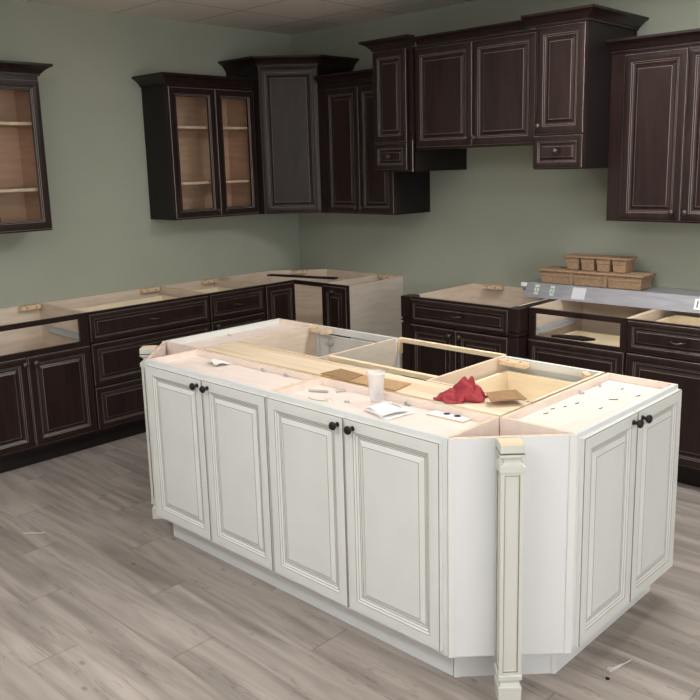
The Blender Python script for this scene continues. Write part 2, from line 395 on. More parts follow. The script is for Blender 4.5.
# A: open drawer bay with double doors
t = thing('base_cabinet', 'dark base cabinet with empty drawer opening above two doors at the left edge', 'cabinet', left_loc(-121.4), 90, g)
w = 30.1
carcass(t, w, 23.9, 4.5, ZT, DK, sides=('ext', 'inn'))
face_frame(t, w, 4.5, ZT, DK, rails=((26.3, 27.8),), stile=(2, 2.1), top=1.2)
kick(t, w, DK)
door(t, 14.5-14.4, 14.2, 5.3, 26.5, DK, (13.4, 25.1)); door(t, 14.5, 29.8, 5.3, 26.5, DK, (15.9, 25.1))
slide(t, w-.75, .85, 21.5, 28.5, -1); slide(t, .75, .85, 21.5, 28.5, 1)
block(t, 26.7, 22.6, 34.1, 0, L=5.5)
# B: three drawers
t = thing('base_cabinet', 'wide dark base cabinet of three drawers between the open bay and the narrower cabinet', 'cabinet', left_loc(-91.2), 90, g)
w = 35.5
carcass(t, w, 23.9, 4.5, ZT, DK, sides=('inn', 'inn'))
face_frame(t, w, 4.5, ZT, DK, rails=((26.5, 27.3), (15.5, 16.3)))
kick(t, w, DK)
drawer(t, .25, w-.3, 27.3, 33.9, DK, box=32.6); drawer(t, .25, w-.3, 16.2, 26.6, DK, k=.8); drawer(t, .25, w-.3, 5.3, 15.6, DK, k=.8)
block(t, w-3.7, 22.6, 34.1, 0, L=6)
# C: drawer over door
t = thing('base_cabinet', 'dark base cabinet with one drawer over a door next to the corner unit', 'cabinet', left_loc(-55.65), 90, g)
w = 19.5
carcass(t, w, 23.9, 4.5, ZT, DK, sides=('inn', 'inn'))
face_frame(t, w, 4.5, ZT, DK, rails=((26.4, 27.3),))
kick(t, w, DK)
drawer(t, .25, w-.6, 27.2, 33.9, DK, box=32.6); door(t, .25, w-.6, 5.3, 26.5, DK, (1.7, 25.4))
block(t, w-2.5, 22.6, 34.1, 0, L=5)
# corner (L-shaped, clipped back corner)
t = thing('corner_base_cabinet', 'dark corner base cabinet with one door missing and its pale inside showing', 'cabinet', (0, 0, 0))
mb = MB(); Z0 = 4.5
mb.wallseg((.1, -13.4), (.1, -36.1), .55, Z0, ZT, 0); mb.wallseg((.1, -36.1), (23.25, -36.1), .55, Z0, ZT, 0)
mb.wallseg((36, -23.3), (36, -.1), .55, Z0, ZT, 0); mb.wallseg((36, -.1), (13.4, -.1), .55, Z0, ZT, 0); mb.wallseg((13.4, -.1), (.1, -13.4), .55, Z0, ZT, 0)
Lp = [(.6, -35.5), (23.2, -35.5), (23.2, -23.3), (35.4, -23.3), (35.4, -.7), (13.6, -.7), (.7, -13.6)]
mb.prism(Lp, Z0, Z0+.6, 0); mb.prism([(1, -35), (20, -35), (20, -20), (35, -20), (35, -1), (14, -1), (1, -14)], 19, 19.7, 1)
mb.build('body', [M['tan'], M['drawerbox']], t)
fr = MB()
fr.box(23.25, 24, -36.1, -35.4, Z0, ZT); fr.box(23.25, 24, -35.4, -24, 33.3, ZT); fr.box(23.25, 24, -35.4, -24, Z0, 5.5)
fr.box(24, 35.3, -24, -23.25, 33.3, ZT); fr.box(24, 35.3, -24, -23.25, Z0, 5.5); fr.box(35.3, 36.1, -24, -23.25, Z0, ZT); fr.box(23.25, 24, -24, -23.25, 33.3, ZT)
fr.build('face_frame', M['dark'], t)
kk = MB(); kk.box(20.4, 21, -36.1, -20.4, 0, 4.5); kk.box(21, 36.1, -21, -20.4, 0, 4.5); kk.build('toe_kick', M['darkbox'], t)
dd = panel_front('door', t, .3, 11.2, 5.3, 33.9, DK, .9); dd.location = (24*S, -36*S, 0); dd.rotation_euler = (0, 0, PI/2)
block(t, 8, -7.6, 34.1, 45, L=5); block(t, 4.5, -34.2, 34.2, 0, L=5, w=2.2)
# nine-inch full-door cabinet
t = thing('base_cabinet', 'narrow dark base cabinet with a tall single door and bare tan right side', 'cabinet', (36.15, -24, 0), 0)
w = 9.6
carcass(t, w, 23.9, 0.0, ZT, DK, sides=('inn', 'side'))
face_frame(t, w, 4.5, ZT, DK)
MB().box(0, w-.6, 3, 3.6, 0, 4.5).build('toe_kick', M['darkbox'], t)
door(t, .2, w-.15, 5.3, 33.9, DK, (w/2-.3, 32.6), r=.55)
block(t, w-5.2, 22.4, 34.2, 0, L=5.2, holes=True)
# loose dark strip lying over the corner
mb = MB().box(-12.2, 12.2, -1.1, 1.1, 0, .45)
solo('toe_kick_board', mb, M['darkbox'], 'long thin dark board lying across the open corner base cabinet', 'board', (21.5, -19.0, 34.52), 14)

# ------------------------------------------------------------------ RIGHT RUN base cabinets (facing -y, rot 0)
g = 'dark base cabinets along the right wall'
# RB1: bumped-out cabinet with angled pilasters
X0, X1_ = 69.5, 104.6
t = thing('base_cabinet', 'dark bumped-out base cabinet with a wide drawer, two doors and angled corner posts', 'cabinet', (X0-.3, -27.9, 0), 0, g)
w = X1_-X0
carc = MB(); tt = .55
poly_d = 27.8
carc.box(2.2, 2.2+tt, .75, poly_d, 4.5, ZT, 0, {'+z': 3, '-x': 1}); carc.box(w-2.2-tt, w-2.2, .75, poly_d, 4.5, ZT, 0, {'+z': 3})
carc.box(2.2+tt, w-2.2-tt, poly_d-tt, poly_d, 4.5, ZT, 0, {'+z': 3}); carc.box(2.2+tt, w-2.2-tt, .75, poly_d-tt, 4.5, 5.05, 0)
carc.box(w-2.2, w, 3.6, poly_d, 4.5, ZT, 1, {'+x': 2})
carc.build('body', [M['tan'], M['darkbox'], M['darkbox'], M['edge']], t)
ff = MB()
ff.box(3, 3.8, 0, .75, 4.5, ZT); ff.box(w-3.8, w-3, 0, .75, 4.5, ZT); ff.box(3.8, w-3.8, 0, .75, 33.6, ZT); ff.box(3.8, w-3.8, 0, .75, 4.5, 5.6); ff.box(3.8, w-3.8, 0, .75, 27, 28.2)
ff.build('face_frame', M['dark'], t)
kick(t, w, DK, x0=0)
drawer(t, 3.2, w-2.9, 28.1, 33.95, DK, k=.62)
door(t, 3.2, w/2-.1, 5.3, 27.4, DK, (w/2-1.6, 26.1)); door(t, w/2+.1, w-2.9, 5.3, 27.4, DK, (w/2+1.5, 26.1))
for sgn, bx in ((-1, 3.0), (1, w-3.0)):
    def sh(d, z0, z1, mb):                       # square post at the corner of the bump-out
        x0, x1 = (0, 3) if sgn < 0 else (w-3, w)
        mb.box(x0-(d if sgn < 0 else 0), x1+(d if sgn > 0 else 0), -.4-d, 3.5, z0, z1)
    mb = MB(); sh(.12, 29.0, ZT, mb); sh(-.2, 28.55, 29.0, mb); sh(.2, 28.15, 28.55, mb); sh(-.25, 27.6, 28.15, mb); sh(.05, 4.5, 27.6, mb); sh(.25, 0, 4.5, mb)
    mb.build('pilaster', M['dark'], t, bevel=.1)
block(t, w/2-7.5, poly_d-1.6, 34.3, 0, L=6, w=2.2)
# RB2
t = thing('base_cabinet', 'dark base cabinet with an empty drawer opening under the long silver carton', 'cabinet', (104.7, -24.5, 0), 0, g)
w = 23.9
carcass(t, w, 24.4, 4.5, ZT, DK, sides=('inn', 'inn'))
face_frame(t, w, 4.5, ZT, DK, rails=((26.4, 28.0), (15.4, 16.3)), stile=(1.5, 1.5), top=1.2)
kick(t, w, DK)
drawer(t, .25, w-.3, 16.1, 27.1, DK, k=.85, box=26.3); drawer(t, .25, w-.3, 5.3, 15.6, DK, k=.85)
slide(t, .75, .85, 21.5, 28.7, 1); slide(t, w-.75, .85, 21.5, 28.7, -1)
# RB3
t = thing('base_cabinet', 'dark base cabinet with a drawer over one wide door at the right edge', 'cabinet', (128.7, -24.5, 0), 0, g)
w = 23.9
carcass(t, w, 24.4, 4.5, ZT, DK, sides=('inn', 'ext'))
face_frame(t, w, 4.5, ZT, DK, rails=((26.4, 28.0),))
kick(t, w, DK)
drawer(t, .3, w-1.8, 27.7, 34.2, DK, k=.7, box=32.8); door(t, .3, w-1.8, 5.3, 27.2, DK, (w-3.4, 25.6))
# small dark piece lying in the empty drawer opening
mb = MB().prism([(-4.6, -1.2), (3.4, -1.6), (5.2, .6), (1.2, 1.9), (-3.8, .6)], 0, .45, 0)
solo('wood_scrap', mb, M['darkbox'], 'small flat dark scrap in the empty drawer opening on the right wall', 'scrap', (114.6, -22.1, 28.05), 4)

# ------------------------------------------------------------------ UPPERS
ZB = 53.9
g = 'dark upper cabinets'
def open_upper(parent, w, d, z0, z1, shelves, st, t=.6):
    mb = MB()
    mb.box(0, t, .75, d, z0, z1, 0, {'-x': 1}); mb.box(w-t, w, .75, d, z0, z1, 0, {'+x': 1}); mb.box(t, w-t, d-.3, d, z0, z1, 0)
    mb.box(t, w-t, .75, d-.3, z0, z0+t, 0, {'-z': 1}); mb.box(t, w-t, .75, d-.3, z1-t, z1, 0, {'+z': 1})
    mb.build('body', [M['tan2'], st['ext']], parent)
    for z in shelves: MB().box(t, w-t, 1.2, d-.3, z-.7, z, 0, {'-y': 1}).build('shelf', [M['tan2'], M['edge']], parent)
# L1
t = thing('upper_cabinet', 'dark glass-door upper cabinet at the far left edge, cut off by the picture', 'cabinet', (12.25, -122.1, 0), 90, g)
w = 30
open_upper(t, w, 12.2, ZB, 90, (64.1, 79.5), DK); face_frame(t, w, ZB, 90, DK, stile=(1.2, 1.2), top=1.4)
glass_door(t, .2, 14.9, ZB+.4, 88.9, DK); d2 = glass_door(t, 15.1, 29.8, ZB+.4, 88.9, DK)
crown(t, [(0, 12.2), (0, 0), (w, 0), (w, 12.2)], 90)
# L2
t = thing('upper_cabinet', 'dark upper cabinet with two glass doors beside the tall diagonal corner cabinet', 'cabinet', (12.25, -56.6, 0), 90, g)
w = 29.5
open_upper(t, w, 12.2, ZB, 90, (64.1, 79.3), DK); face_frame(t, w, ZB, 90, DK, stile=(1.2, 1.2), top=1.4)
dl = glass_door(t, .1, 15.15, ZB+.4, 89.3, DK); knob(dl, 13.9, 56.0, DK, r=.5)
dr = glass_door(t, 15.35, 29.2, ZB+.4, 89.3, DK); knob(dr, 16.6, 56.0, DK, r=.5)
crown(t, [(0, 12.2), (0, 0), (w-.1, 0)], 90)
# diagonal corner
t = thing('corner_upper_cabinet', 'tall dark diagonal upper cabinet with a single panel door in the room corner', 'cabinet', (0, 0, 0))
P = [(.05, -27.0), (14.9, -27.0), (27.0, -14.9), (27.0, -.05), (.05, -.05)]
MB().prism(P, ZB, 96).build('body', [M['darkbox']], t)
dd = panel_front('door', t, -8.3, 8.3, ZB+.3, 95.8, DK, 1.0); dd.location = (20.97*S, -20.97*S, 0); dd.rotation_euler = (0, 0, PI/4)
knob(dd, -6.6, 56.2, DK, r=.5)
crown(t, [P[0], P[1], P[2], P[3]], 96)
# R1
t = thing('upper_cabinet', 'dark two-door upper cabinet between the diagonal corner cabinet and the hood', 'cabinet', (27.45, -15.3, 0), 0, g)
w = 28.85
mb = MB().box(0, w, .75, 15.2, ZB, 90); mb.build('body', M['darkbox'], t)
face_frame(t, w, ZB, 90, DK, stile=(3.5, 1)); MB().box(3.2, w-.9, .3, .7, ZB+.3, 89.6).build('back_panel', M['darkbox'], t)
door(t, 3.3, 16.2, ZB+.3, 88.8, DK, (15.3, 55.6), r=.5); door(t, 16.4, w-.05, ZB+.3, 88.8, DK, (17.3, 55.6), r=.5)
crown(t, [(1.2, 0), (w-.15, 0)], 90)
# hood: left tower, centre, right tower
def tower(label, x0, x1, knobx):
    t = thing('hood_side_cabinet', label, 'cabinet', (x0, -22.9, 0), 0, 'narrow cabinets beside the hood')
    w = x1-x0
    MB().box(0, w, .75, 22.8, 65.65, 96).build('body', M['darkbox'], t)
    face_frame(t, w, 65.65, 96, DK, stile=(.8, .8), rails=((72.4, 73.4),), top=.8, bot=.8)
    MB().box(.8, w-.8, .3, .7, 66.4, 95.4).build('back_panel', M['darkbox'], t)
    return t, w
t, w = tower('narrow dark cabinet with a small bottom drawer left of the hood doors', 56.35, 69.15, 0)
door(t, .1, w-1.6, 73.1, 95.7, DK, (w-2.9, 74.9), r=.55)
d = panel_front('drawer', t, .2, w-1.6, 66.25, 72.8, DK, .75); knob(d, (w-1.4)/2, 69.6, DK, r=.5)
MB().box(w-.12, w, -.05, .75, 65.65, 73.5).build('raw_edge', M['side'], t)
crown(t, [(0, 22.8), (0, 0), (w+1.0, 0)], 96, 2.5)
t, w = tower('narrow dark cabinet with a small bottom drawer right of the hood doors', 104.3, 116.6, 0)
door(t, .75, w-.15, 73.3, 95.7, DK, (1.7, 75.1), r=.62)
d = panel_front('drawer', t, .1, w-.2, 66.0, 72.9, DK, .75); knob(d, (w-.1)/2, 69.6, DK, r=.6)
crown(t, [(-2.2, 0), (w, 0), (w, 22.8)], 96, 2.5)
t = thing('hood_cabinet', 'dark two-door hood cabinet raised between the two narrow drawer cabinets', 'cabinet', (69.18, -21.9, 0), 0)
w = 35.08
MB().box(0, w, .75, 21.8, 71.3, 95.9, 0, {'-z': 1}).build('body', [M['darkbox'], M['side']], t)
face_frame(t, w, 71.0, 95.9, DK, stile=(1, 1), top=1, bot=.9); MB().box(.8, w-.8, .3, .7, 71.6, 95.6).build('back_panel', M['darkbox'], t)
door(t, .6, 17.75, 71.6, 95.2, DK, (16.6, 73.3), r=.55); door(t, 17.95, w-.2, 71.6, 95.2, DK, (19.0, 73.3), r=.55)
crown(t, [(1.1, 0), (w-2.3, 0)], 95.95, 2.0, out=1.0)
# R2
t = thing('upper_cabinet', 'tall dark two-door upper cabinet above the silver carton at the right edge', 'cabinet', (116.7, -12.0, 0), 0, g)
w = 31
MB().box(0, w, .75, 11.9, ZB, 90).build('body', M['darkbox'], t)
face_frame(t, w, ZB, 90, DK, stile=(3.3, 1)); MB().box(3, w-.9, .3, .7, ZB+.3, 89.6).build('back_panel', M['darkbox'], t)
door(t, 3.4, 16.95, ZB+.4, 89.4, DK, (15.5, 56.2), r=.55); door(t, 17.15, w-.2, ZB+.4, 89.4, DK, (18.4, 56.2), r=.55)
crown(t, [(0, 0), (w, 0), (w, 11.9)], 90)

# ------------------------------------------------------------------ ISLAND
A_, B_, FY, CH, YB, ZI, FB = 67.35, 157.7, -109.65, 11.3, -68.2, 34.5, 4.76
REC = 1.05
g = 'white island cabinets'
def island_cab(label, w, d, loc, rot, doors, sides=('ext', 'ext'), top=True, z0=FB, kickx=(0, None)):
    t = thing('island_cabinet', label, 'cabinet', loc, rot, g)
    carcass(t, w, d, z0, ZI, WH, sides=sides, toppanel=REC if top else None)
    face_frame(t, w, z0, ZI, WH, stile=(1.5, 1.5), top=1.5)
    k1 = kickx[1] if kickx[1] is not None else w
    MB().box(kickx[0], k1, 2.75, 3.35, 0, z0).build('toe_kick', M['wpanel'], t)
    for x0, x1, kn in doors: door(t, x0, x1, 5.45, 33.85, WH, kn)
    return t
xm = 112.6
island_cab('white two-door island cabinet at the left of the long front', xm-78.75, 11.3, (78.75, FY, 0), 0,
           [(1.4, 17.6, (16.5, 32.75)), (17.9, 33.65, (19.3, 32.75))], sides=('inn', 'inn'), kickx=(1.22, None))
island_cab('white two-door island cabinet at the right of the long front', 146.3-xm, 11.3, (xm+.02, FY, 0), 0,
           [(.25, 16.25, (15.3, 32.75)), (16.5, 32.9, (18.2, 32.75))], sides=('inn', 'inn'), kickx=(0, 32.42))
re = island_cab('white two-door cabinet facing right on the short end of the island', 30.1, 11.3, (B_, -98.3, 0), 90,
           [(.75, 15.2, (13.9, 32.75)), (15.4, 29.95, (16.6, 32.75))], sides=('inn', 'ext'), kickx=(1.3, None))
le = island_cab('white end cabinet behind the left post of the island, facing away from the camera', 30.1, 12.1, (A_, YB, 0), -90,
           [(.15, 14.8, None), (15.0, 29.4, None)], sides=('ext', 'inn'), kickx=(0, 28.75))
# open cabinets facing the back wall
TW = dict(WH); TW['inn'] = M['tan']; TW['ext'] = M['side']
def back_cab(label, x0, x1, doors=()):
    w = x1-x0
    t = thing('island_cabinet', label, 'cabinet', (x1, YB, 0), 180, g)
    carcass(t, w, 21.4, FB, ZI, TW, sides=('side', 'side')); face_frame(t, w, FB, ZI, WH, stile=(1.0, 1.0), top=1.3)
    MB().box(0, w, 2.75, 3.35, 0, FB).build('toe_kick', M['wpanel'], t)
    for bx in ((-.62,) if x0 < 100 else (w+.02,)):
        for by in (-.6, 18.6): MB().box(bx, bx+.6, by, by+1.0, 31.5, 33.74).build('cleat', M['block'], t)
    return t, w
t, w = back_cab('open-topped island cabinet with a hinged white door, behind the left pine board', 79.6, 102.6)
d = door(t, .3, w-.3, 5.45, 32.5, WH)
h = MB(); 
for z in (31.0, 28.2):
    h.lathe([(.05, -1.25), (.55, -1.2), (.7, -.4), (.7, -.02)], (w-4.3, 0, z), '-y', n=12)
h.tube([(w-4.3, .6, 31), (w-4.3, .6, 28.2)], .1, n=6)
h.build('hinge', M['zinc'], d)
block(t, w-3.55, 2.1, 33.95, 0, L=5.6, w=1.9, h=.75)
bk = block(t, .9, 20.6-2.4, 33.2, 90, L=3, w=1.2, h=1.0, holes=False)
t, w = back_cab('open-topped island cabinet holding a pale drawer box behind the red rag', 126.8, 146.0)
door(t, .3, w-.3, 5.45, 26.5, WH)
d = panel_front('drawer', t, .3, w-.3, 27.0, 33.85, WH, .6)
b = MB(); dx0, dx1, dy1, dz0, dz1 = 1.3, w-1.3, 19.5, 26.5, 32.2
b.box(dx0, dx0+.6, .8, dy1, dz0, dz1); b.box(dx1-.6, dx1, .8, dy1, dz0, dz1); b.box(dx0+.6, dx1-.6, .8, 1.4, dz0, dz1); b.box(dx0+.6, dx1-.6, dy1-.6, dy1, dz0, dz1); b.box(dx0+.6, dx1-.6, 1.4, dy1-.6, dz0+.2, dz0+.5)
for hx in (5, 13): b.lathe([(.16, 0), (.16, .04)], (hx, 1.38, 30.2), '-y', m=1, n=8)
b.build('drawer_box', [M['drawerbox'], M['hole']], d)
block(t, w-3.5, 2.0, 33.95, 0, L=5.6, w=1.8, h=.75)
block(t, 2.2, 2.0, 34.0, -45, L=2.8, w=1.0, h=.8, holes=False)
# 45-degree corner panels
def corner_panel(label, p0, p1):
    a, b = Vector(p0), Vector(p1); L = (b-a).length; ang = math.degrees(math.atan2(b.y-a.y, b.x-a.x))
    t = thing('island_corner_panel', label, 'panel', (a.x, a.y, 0), ang, 'angled corner panels of the island')
    MB().prism([(0, .02), (L, .02), (L-.68, .6), (.68, .6)], FB, ZI-.02, [0, 0, 2, 0], mt=1).build('panel', [M['wpanel'], M['edge'], M['pink']], t)
    MB().box(0, .9, -.14, .02, FB, ZI-.02).build('edge_strip', M['white'], t); MB().box(L-.9, L, -.14, .02, FB, ZI-.02).build('edge_strip', M['white'], t)
    kk = MB().prism([(1.14, 2.75), (L-1.14, 2.75), (L-1.5, 3.25), (1.5, 3.25)], 0, FB-.03); kk.box(1.1, 1.8, 2.62, 2.75, 0, FB-.03); kk.box(L-1.8, L-1.1, 2.62, 2.75, 0, FB-.03)
    kk.build('toe_kick', M['wpanel'], t)
    return t
corner_panel('white angled corner panel behind the front right post of the island', (146.4, FY), (B_, -98.35))
corner_panel('white angled corner panel behind the post at the island far left', (A_, -98.35), (78.65, FY))
# posts
def sq(h, z): return [(-h, -h, z), (h, -h, z), (h, h, z), (-h, h, z)]
def post(label, loc, rot):
    t = thing('island_post', label, 'post', loc, rot, 'square decorative island posts')
    h = 1.44
    cap = MB().rings([sq(1.3, 30.9), sq(h+.12, 31.05), sq(h+.12, 31.75), sq(h-.1, 31.8), sq(h-.1, 31.9), sq(1.02, 32.15), sq(.98, 32.5), sq(1.25, 32.85), sq(1.32, 32.95), sq(h+.08, 33.0), sq(h+.08, 33.3), sq(h-.14, 33.34), sq(h-.14, 33.46), sq(h+.04, 33.5), sq(h+.04, 34.45)], [0]*7+[0]*3+[1]*2+[0]*2, capm=0)
    cap.build('cap', [M['cream'], M['wglaze']], t)
    MB().box(-h+.02, h-.02, -h+.02, h-.02, 34.4, 34.5).build('raw_top', M['pine'], t)
    ft = MB().rings([sq(h, 0), sq(h, 1.75), sq(h-.06, 1.8), sq(h+.05, 1.85), sq(h+.05, 2.15), sq(1.35, 2.25), sq(1.15, 2.7), sq(1.2, 3.0), sq(1.4, 3.15), sq(h+.08, 3.25), sq(h+.08, 3.8), sq(1.4, 3.9)], 0)
    ft.build('foot', M['cream'], t)
    mb = MB(); hs = 1.40; z0, z1 = 3.85, 31.1
    for k in range(4):
        a = k*PI/2; c, s_ = round(math.cos(a)), round(math.sin(a))
        R = lambda p: (p[0]*c-p[1]*s_, p[0]*s_+p[1]*c, p[2])
        rs = [[R(q) for q in ((-hs+i, -hs+e, z0+zi), (hs-i, -hs+e, z0+zi), (hs-i, -hs+e, z1-zi), (-hs+i, -hs+e, z1-zi))] for i, e, zi in ((0, 0, 0), (.45, 0, .45), (.55, .1, .55), (.62, .22, .62))]
        n = len(mb.v)
        mb.rings(rs, [0, 1, 0], cap=False); mb.face(rs[-1], 0)
    mb.build('shaft', [M['cream'], M['wglaze']], t)
    return t
fc = (B_-CH/2-.02, FY+CH/2+.02)
post('cream panelled post standing at the front right corner of the island', (fc[0]+1.7*.7071-.42, fc[1]-1.7*.7071-.42, 0), 45)
post('cream post half hidden behind the left end of the island', (A_+CH/2-1.7*.7071-1.9, FY+CH/2-1.7*.7071+1.9, 0), -45)
# pine board between the rows, with cleats
t = thing('pine_board', 'long knotty pine board laid between the front and back island cabinets', 'board', (79.7, -97.6, 0))
MB().box(0, 66.2, .1, 7.8, 33.5, 34.45).build('plank', M['pine'], t)
mb = MB(); mb.box(.2, 65.4, .1, 1.0, 0, 33.5); mb.build('support', M['strip'], t)
# strips across the gap
for yy, lab in ((-68.2, 'pale pine strip bridging the island gap nearest the back wall'), (-87.4, 'pale pine strip bridging the island gap beside the pine board')):
    t = thing('wood_strip', lab, 'strip', (102.6, yy, 0), 0, 'strips across the island gap')
    MB().box(.03, 24.15, 0, 1.0, 33.75, 34.5).build('bar', M['strip'], t)

# ------------------------------------------------------------------ things lying on the island
ZP = ZI-REC                        # top of the recessed panels
EPS = .02
# plastic cup with hardware
t = thing('plastic_cup', 'frosted plastic cup holding screws on the front of the island top', 'cup', (126.1, -99.75-.6, ZP+EPS))
MB().lathe([(.95, 0), (.98, .05), (1.3, 4.2), (1.42, 4.25), (1.42, 4.5), (1.34, 4.5), (1.22, 4.15), (.92, .15)], n=28).build('body', M['plastic'], t, smooth=True)
for i in range(7):
    a = random.uniform(0, 2*PI); r = random.uniform(0, .45); z = .35+.2*i
    s = MB(); dx, dy, dz = random.uniform(-.5, .5), random.uniform(-.5, .5), random.uniform(-.3, .5)
    c = (r*math.cos(a), r*math.sin(a), z); s.tube([(c[0]-dx*.8, c[1]-dy*.8, max(.2, c[2]-dz*.6)), (c[0]+dx*.8, c[1]+dy*.8, c[2]+dz*.8+.1)], .11, n=6)
    solo('screw', s, M['zinc'], 'steel screw lying in the frosted plastic cup', 'screw', (126.1, -100.35, ZP+.1), 0, 'screws in the plastic cup')
# paper stack
def sheet(corners, z, lift, m, n=10, seed=0, th=.03):
    """slightly curled quad sheet from 4 plan corners; returns builder in world inches relative to first corner"""
    rnd = random.Random(seed); ph = [rnd.uniform(0, 6) for _ in range(4)]
    c = [Vector(p) for p in corners]; o = sum(c, Vector((0, 0)))/4; mb = MB(); g_ = []
    for i in range(n+1):
        row = []
        for j in range(n+1):
            u, v = i/n, j/n
            p = (c[0]*(1-u)+c[1]*u)*(1-v)+(c[3]*(1-u)+c[2]*u)*v - o
            h = lift*(.5+.5*math.sin(3*u+ph[0])*math.cos(2.5*v+ph[1])) + lift*.3*math.sin(7*u+5*v+ph[2])
            row.append((p.x, p.y, z+max(0, h)))
        g_.append(row)
    for i in range(n):
        for j in range(n): mb.face([g_[i][j], g_[i+1][j], g_[i+1][j+1], g_[i][j+1]], m)
    return mb, o
def sheet_obj(name, corners, z, lift, mats, label, cat, seed=0, th=.03, group=None):
    mb, o = sheet(corners, 0, lift, 0, seed=seed)
    ob = solo(name, mb, mats, label, cat, (o.x, o.y, z), 0, group, smooth=True)
    sd = ob.modifiers.new('thick', 'SOLIDIFY'); sd.thickness = th*S; sd.offset = 1
    return ob
sheet_obj('instruction_sheet', [(128.0, -105.2), (133.6, -106.6), (134.5, -101.5), (128.4, -99.9)], ZP+EPS, .25, [M['paper']], 'white instruction sheet lowest in the small pile near the plastic cup', 'paper', 1, .08)
pk = sheet_obj('plastic_packet', [(127.8, -104.6), (132.6, -106.4), (134.2, -102.3), (128.8, -100.2)], ZP+.36, .38, [M['paper']], 'crinkled white packet on top of the sheet near the plastic cup', 'paper', 5, .06)
mb = MB(); mb.box(-1.4, 1.4, -.09, .09, 0, .03); mb.box(-1.0, .6, .3, .42, 0, .03)
o = mb.build('print', M['ink'], pk); o.location = (.9*S, .6*S, .62*S); o.rotation_euler = (0, 0, -.15)
# white plate with two holes
mb = MB(); pl = [(-3.2, -1.5), (3.2, -1.5), (3.2, 1.5), (-3.2, 1.5)]; 
mb.box(-3.1, 3.1, -1.45, 1.45, 0, .22, 0, {'-y': 1, '-x': 1, '+x': 1})
for hx in (-.75, 1.0): mb.lathe([(.5, 0), (.5, .02)], (hx, .15, .22), n=18, m=2)
o = solo('hole_template', mb, [M['paper'], M['edge'], M['hole']], 'flat white board with two round holes in front of the red rag', 'board', (139.2, -99.6, ZP+EPS), 2)
# cardboards
def flat(poly, z0, th, name, label, mats, rx=0.0, loc=(0, 0, 0), fold=None):
    c = Vector((sum(p[0] for p in poly)/len(poly), sum(p[1] for p in poly)/len(poly)))
    mb = MB(); mb.prism([(x-c.x, y-c.y) for x, y in poly], 0, th, 0)
    return solo(name, mb, mats, label, 'cardboard', (c.x, c.y, z0), 0)
cb = flat([(112.0, -98.3), (111.4, -94.2), (126.6, -93.0), (127.3, -97.5)], 34.52, .18, 'cardboard_sheet', 'long flat brown cardboard strip on the pine board behind the plastic cup', [M['card']])
mb = MB().prism([(-8.2, -2.0), (-7.8, 2.3), (-2.2, 1.7), (-1.6, -2.3)], 0, .12); o = mb.build('fold_flap', M['cardd'], cb); o.location = (.4*S, -.02*S, .19*S)
cb2 = MB()
P0, P1, P2, P3 = Vector((140.6, -93.2, 35.6)), Vector((143.0, -89.3, 35.6)), Vector((146.1, -91.3, 35.25)), Vector((142.7, -95.1, 35.25))
c0 = (P0+P1+P2+P3)/4; up = Vector((0, 0, .16))
cb2.rings([[p-c0 for p in (P0, P1, P2, P3)], [p-c0+up for p in (P0, P1, P2, P3)]], 0)
solo('cardboard_flap', cb2, M['cardd'], 'bent brown cardboard flap leaning beside the red rag', 'cardboard', tuple(c0))
# springs, wire
def spring(x, y, L, ang, r, turns, label):
    pts = []; n = turns*8
    for i in range(n+1):
        a = 2*PI*i/8; pts.append((L*(i/n-.5), r*math.cos(a), r+.05+r*math.sin(a)))
    solo('coil_spring', MB().tube(pts, .05, n=5), M['zinc'], label, 'spring', (x, y, ZP+EPS), ang, 'coil springs on the island top', smooth=True)
spring(115.9, -102.5, 3.2, 27, .2, 18, 'long steel coil spring on the island top left of the plastic cup')
spring(118.6, -100.3, 1.7, 62, .17, 10, 'shorter steel coil spring between the long spring and the plastic cup')
solo('wire', MB().tube([(-1.9, .5, .1), (-1, .05, .1), (0, -.12, .1), (1, .0, .1), (1.9, .25, .1)], .05, n=6), M['green'], 'thin green wire on the island top in front of the springs', 'wire', (119.0, -105.8, ZP+EPS), 12)
solo('wire', MB().tube([(-1.0, .3, .15), (-.3, -.1, .1), (.2, .2, .25), (.9, -.1, .1)], .05, n=6), M['zinc'], 'bent grey wire end beside the green wire on the island', 'wire', (120.3, -104.6, ZP+EPS), 5)
solo('fastener', MB().lathe([(.3, 0), (.34, .1), (.2, .3), (.05, .35)], (0, 0, 0), n=10).box(.1, .5, -.1, .1, 0, .25), M['zinc'], 'small grey fastener between the springs and the white papers', 'fastener', (123.0, -103.6, ZP+EPS), 20)
# crumpled small paper
sheet_obj('crumpled_paper', [(86.8, -102.0), (90.6, -102.9), (90.4, -99.4), (85.4, -99.5)], ZP+EPS+.02, .7, [M['paper']], 'small crumpled white paper on the left end of the island top', 'paper', 11, .05)
# metal clips
def clip(x, y, z, rot, label):
    mb = MB(); mb.box(-.45, .45, -.22, .22, 0, .07); mb.box(-.45, -.38, -.22, .22, .07, .5); mb.lathe([(.16, .07), (.16, .2), (.06, .24)], (.15, 0, 0), n=8)
    solo('mounting_clip', mb, M['zinc'], label, 'clip', (x, y, z+EPS), rot, 'steel mounting clips on the island')
clip(70.0, -83.9, ZI-REC, 90, 'steel clip inside the rim of the far left island cabinet')
clip(99.0, -99.3, ZP, 0, 'steel clip by the pine board at the left front island cabinet, left of its pair')
clip(104.8, -99.2, ZP, 10, 'steel clip by the pine board, just left of the cardboard strip')
clip(110.5, -102.6, ZP, 30, 'steel clip near the divider between the two front island cabinets')
clip(131.2, -99.3, ZP, 0, 'steel clip right of the plastic cup against the pine board')
clip(147.5, -78.3, ZP, 75, 'steel clip with a bent tail on the right end island cabinet')
clip(147.6, -73.0, ZP, 100, 'steel clip nearest the back edge of the right end island cabinet')
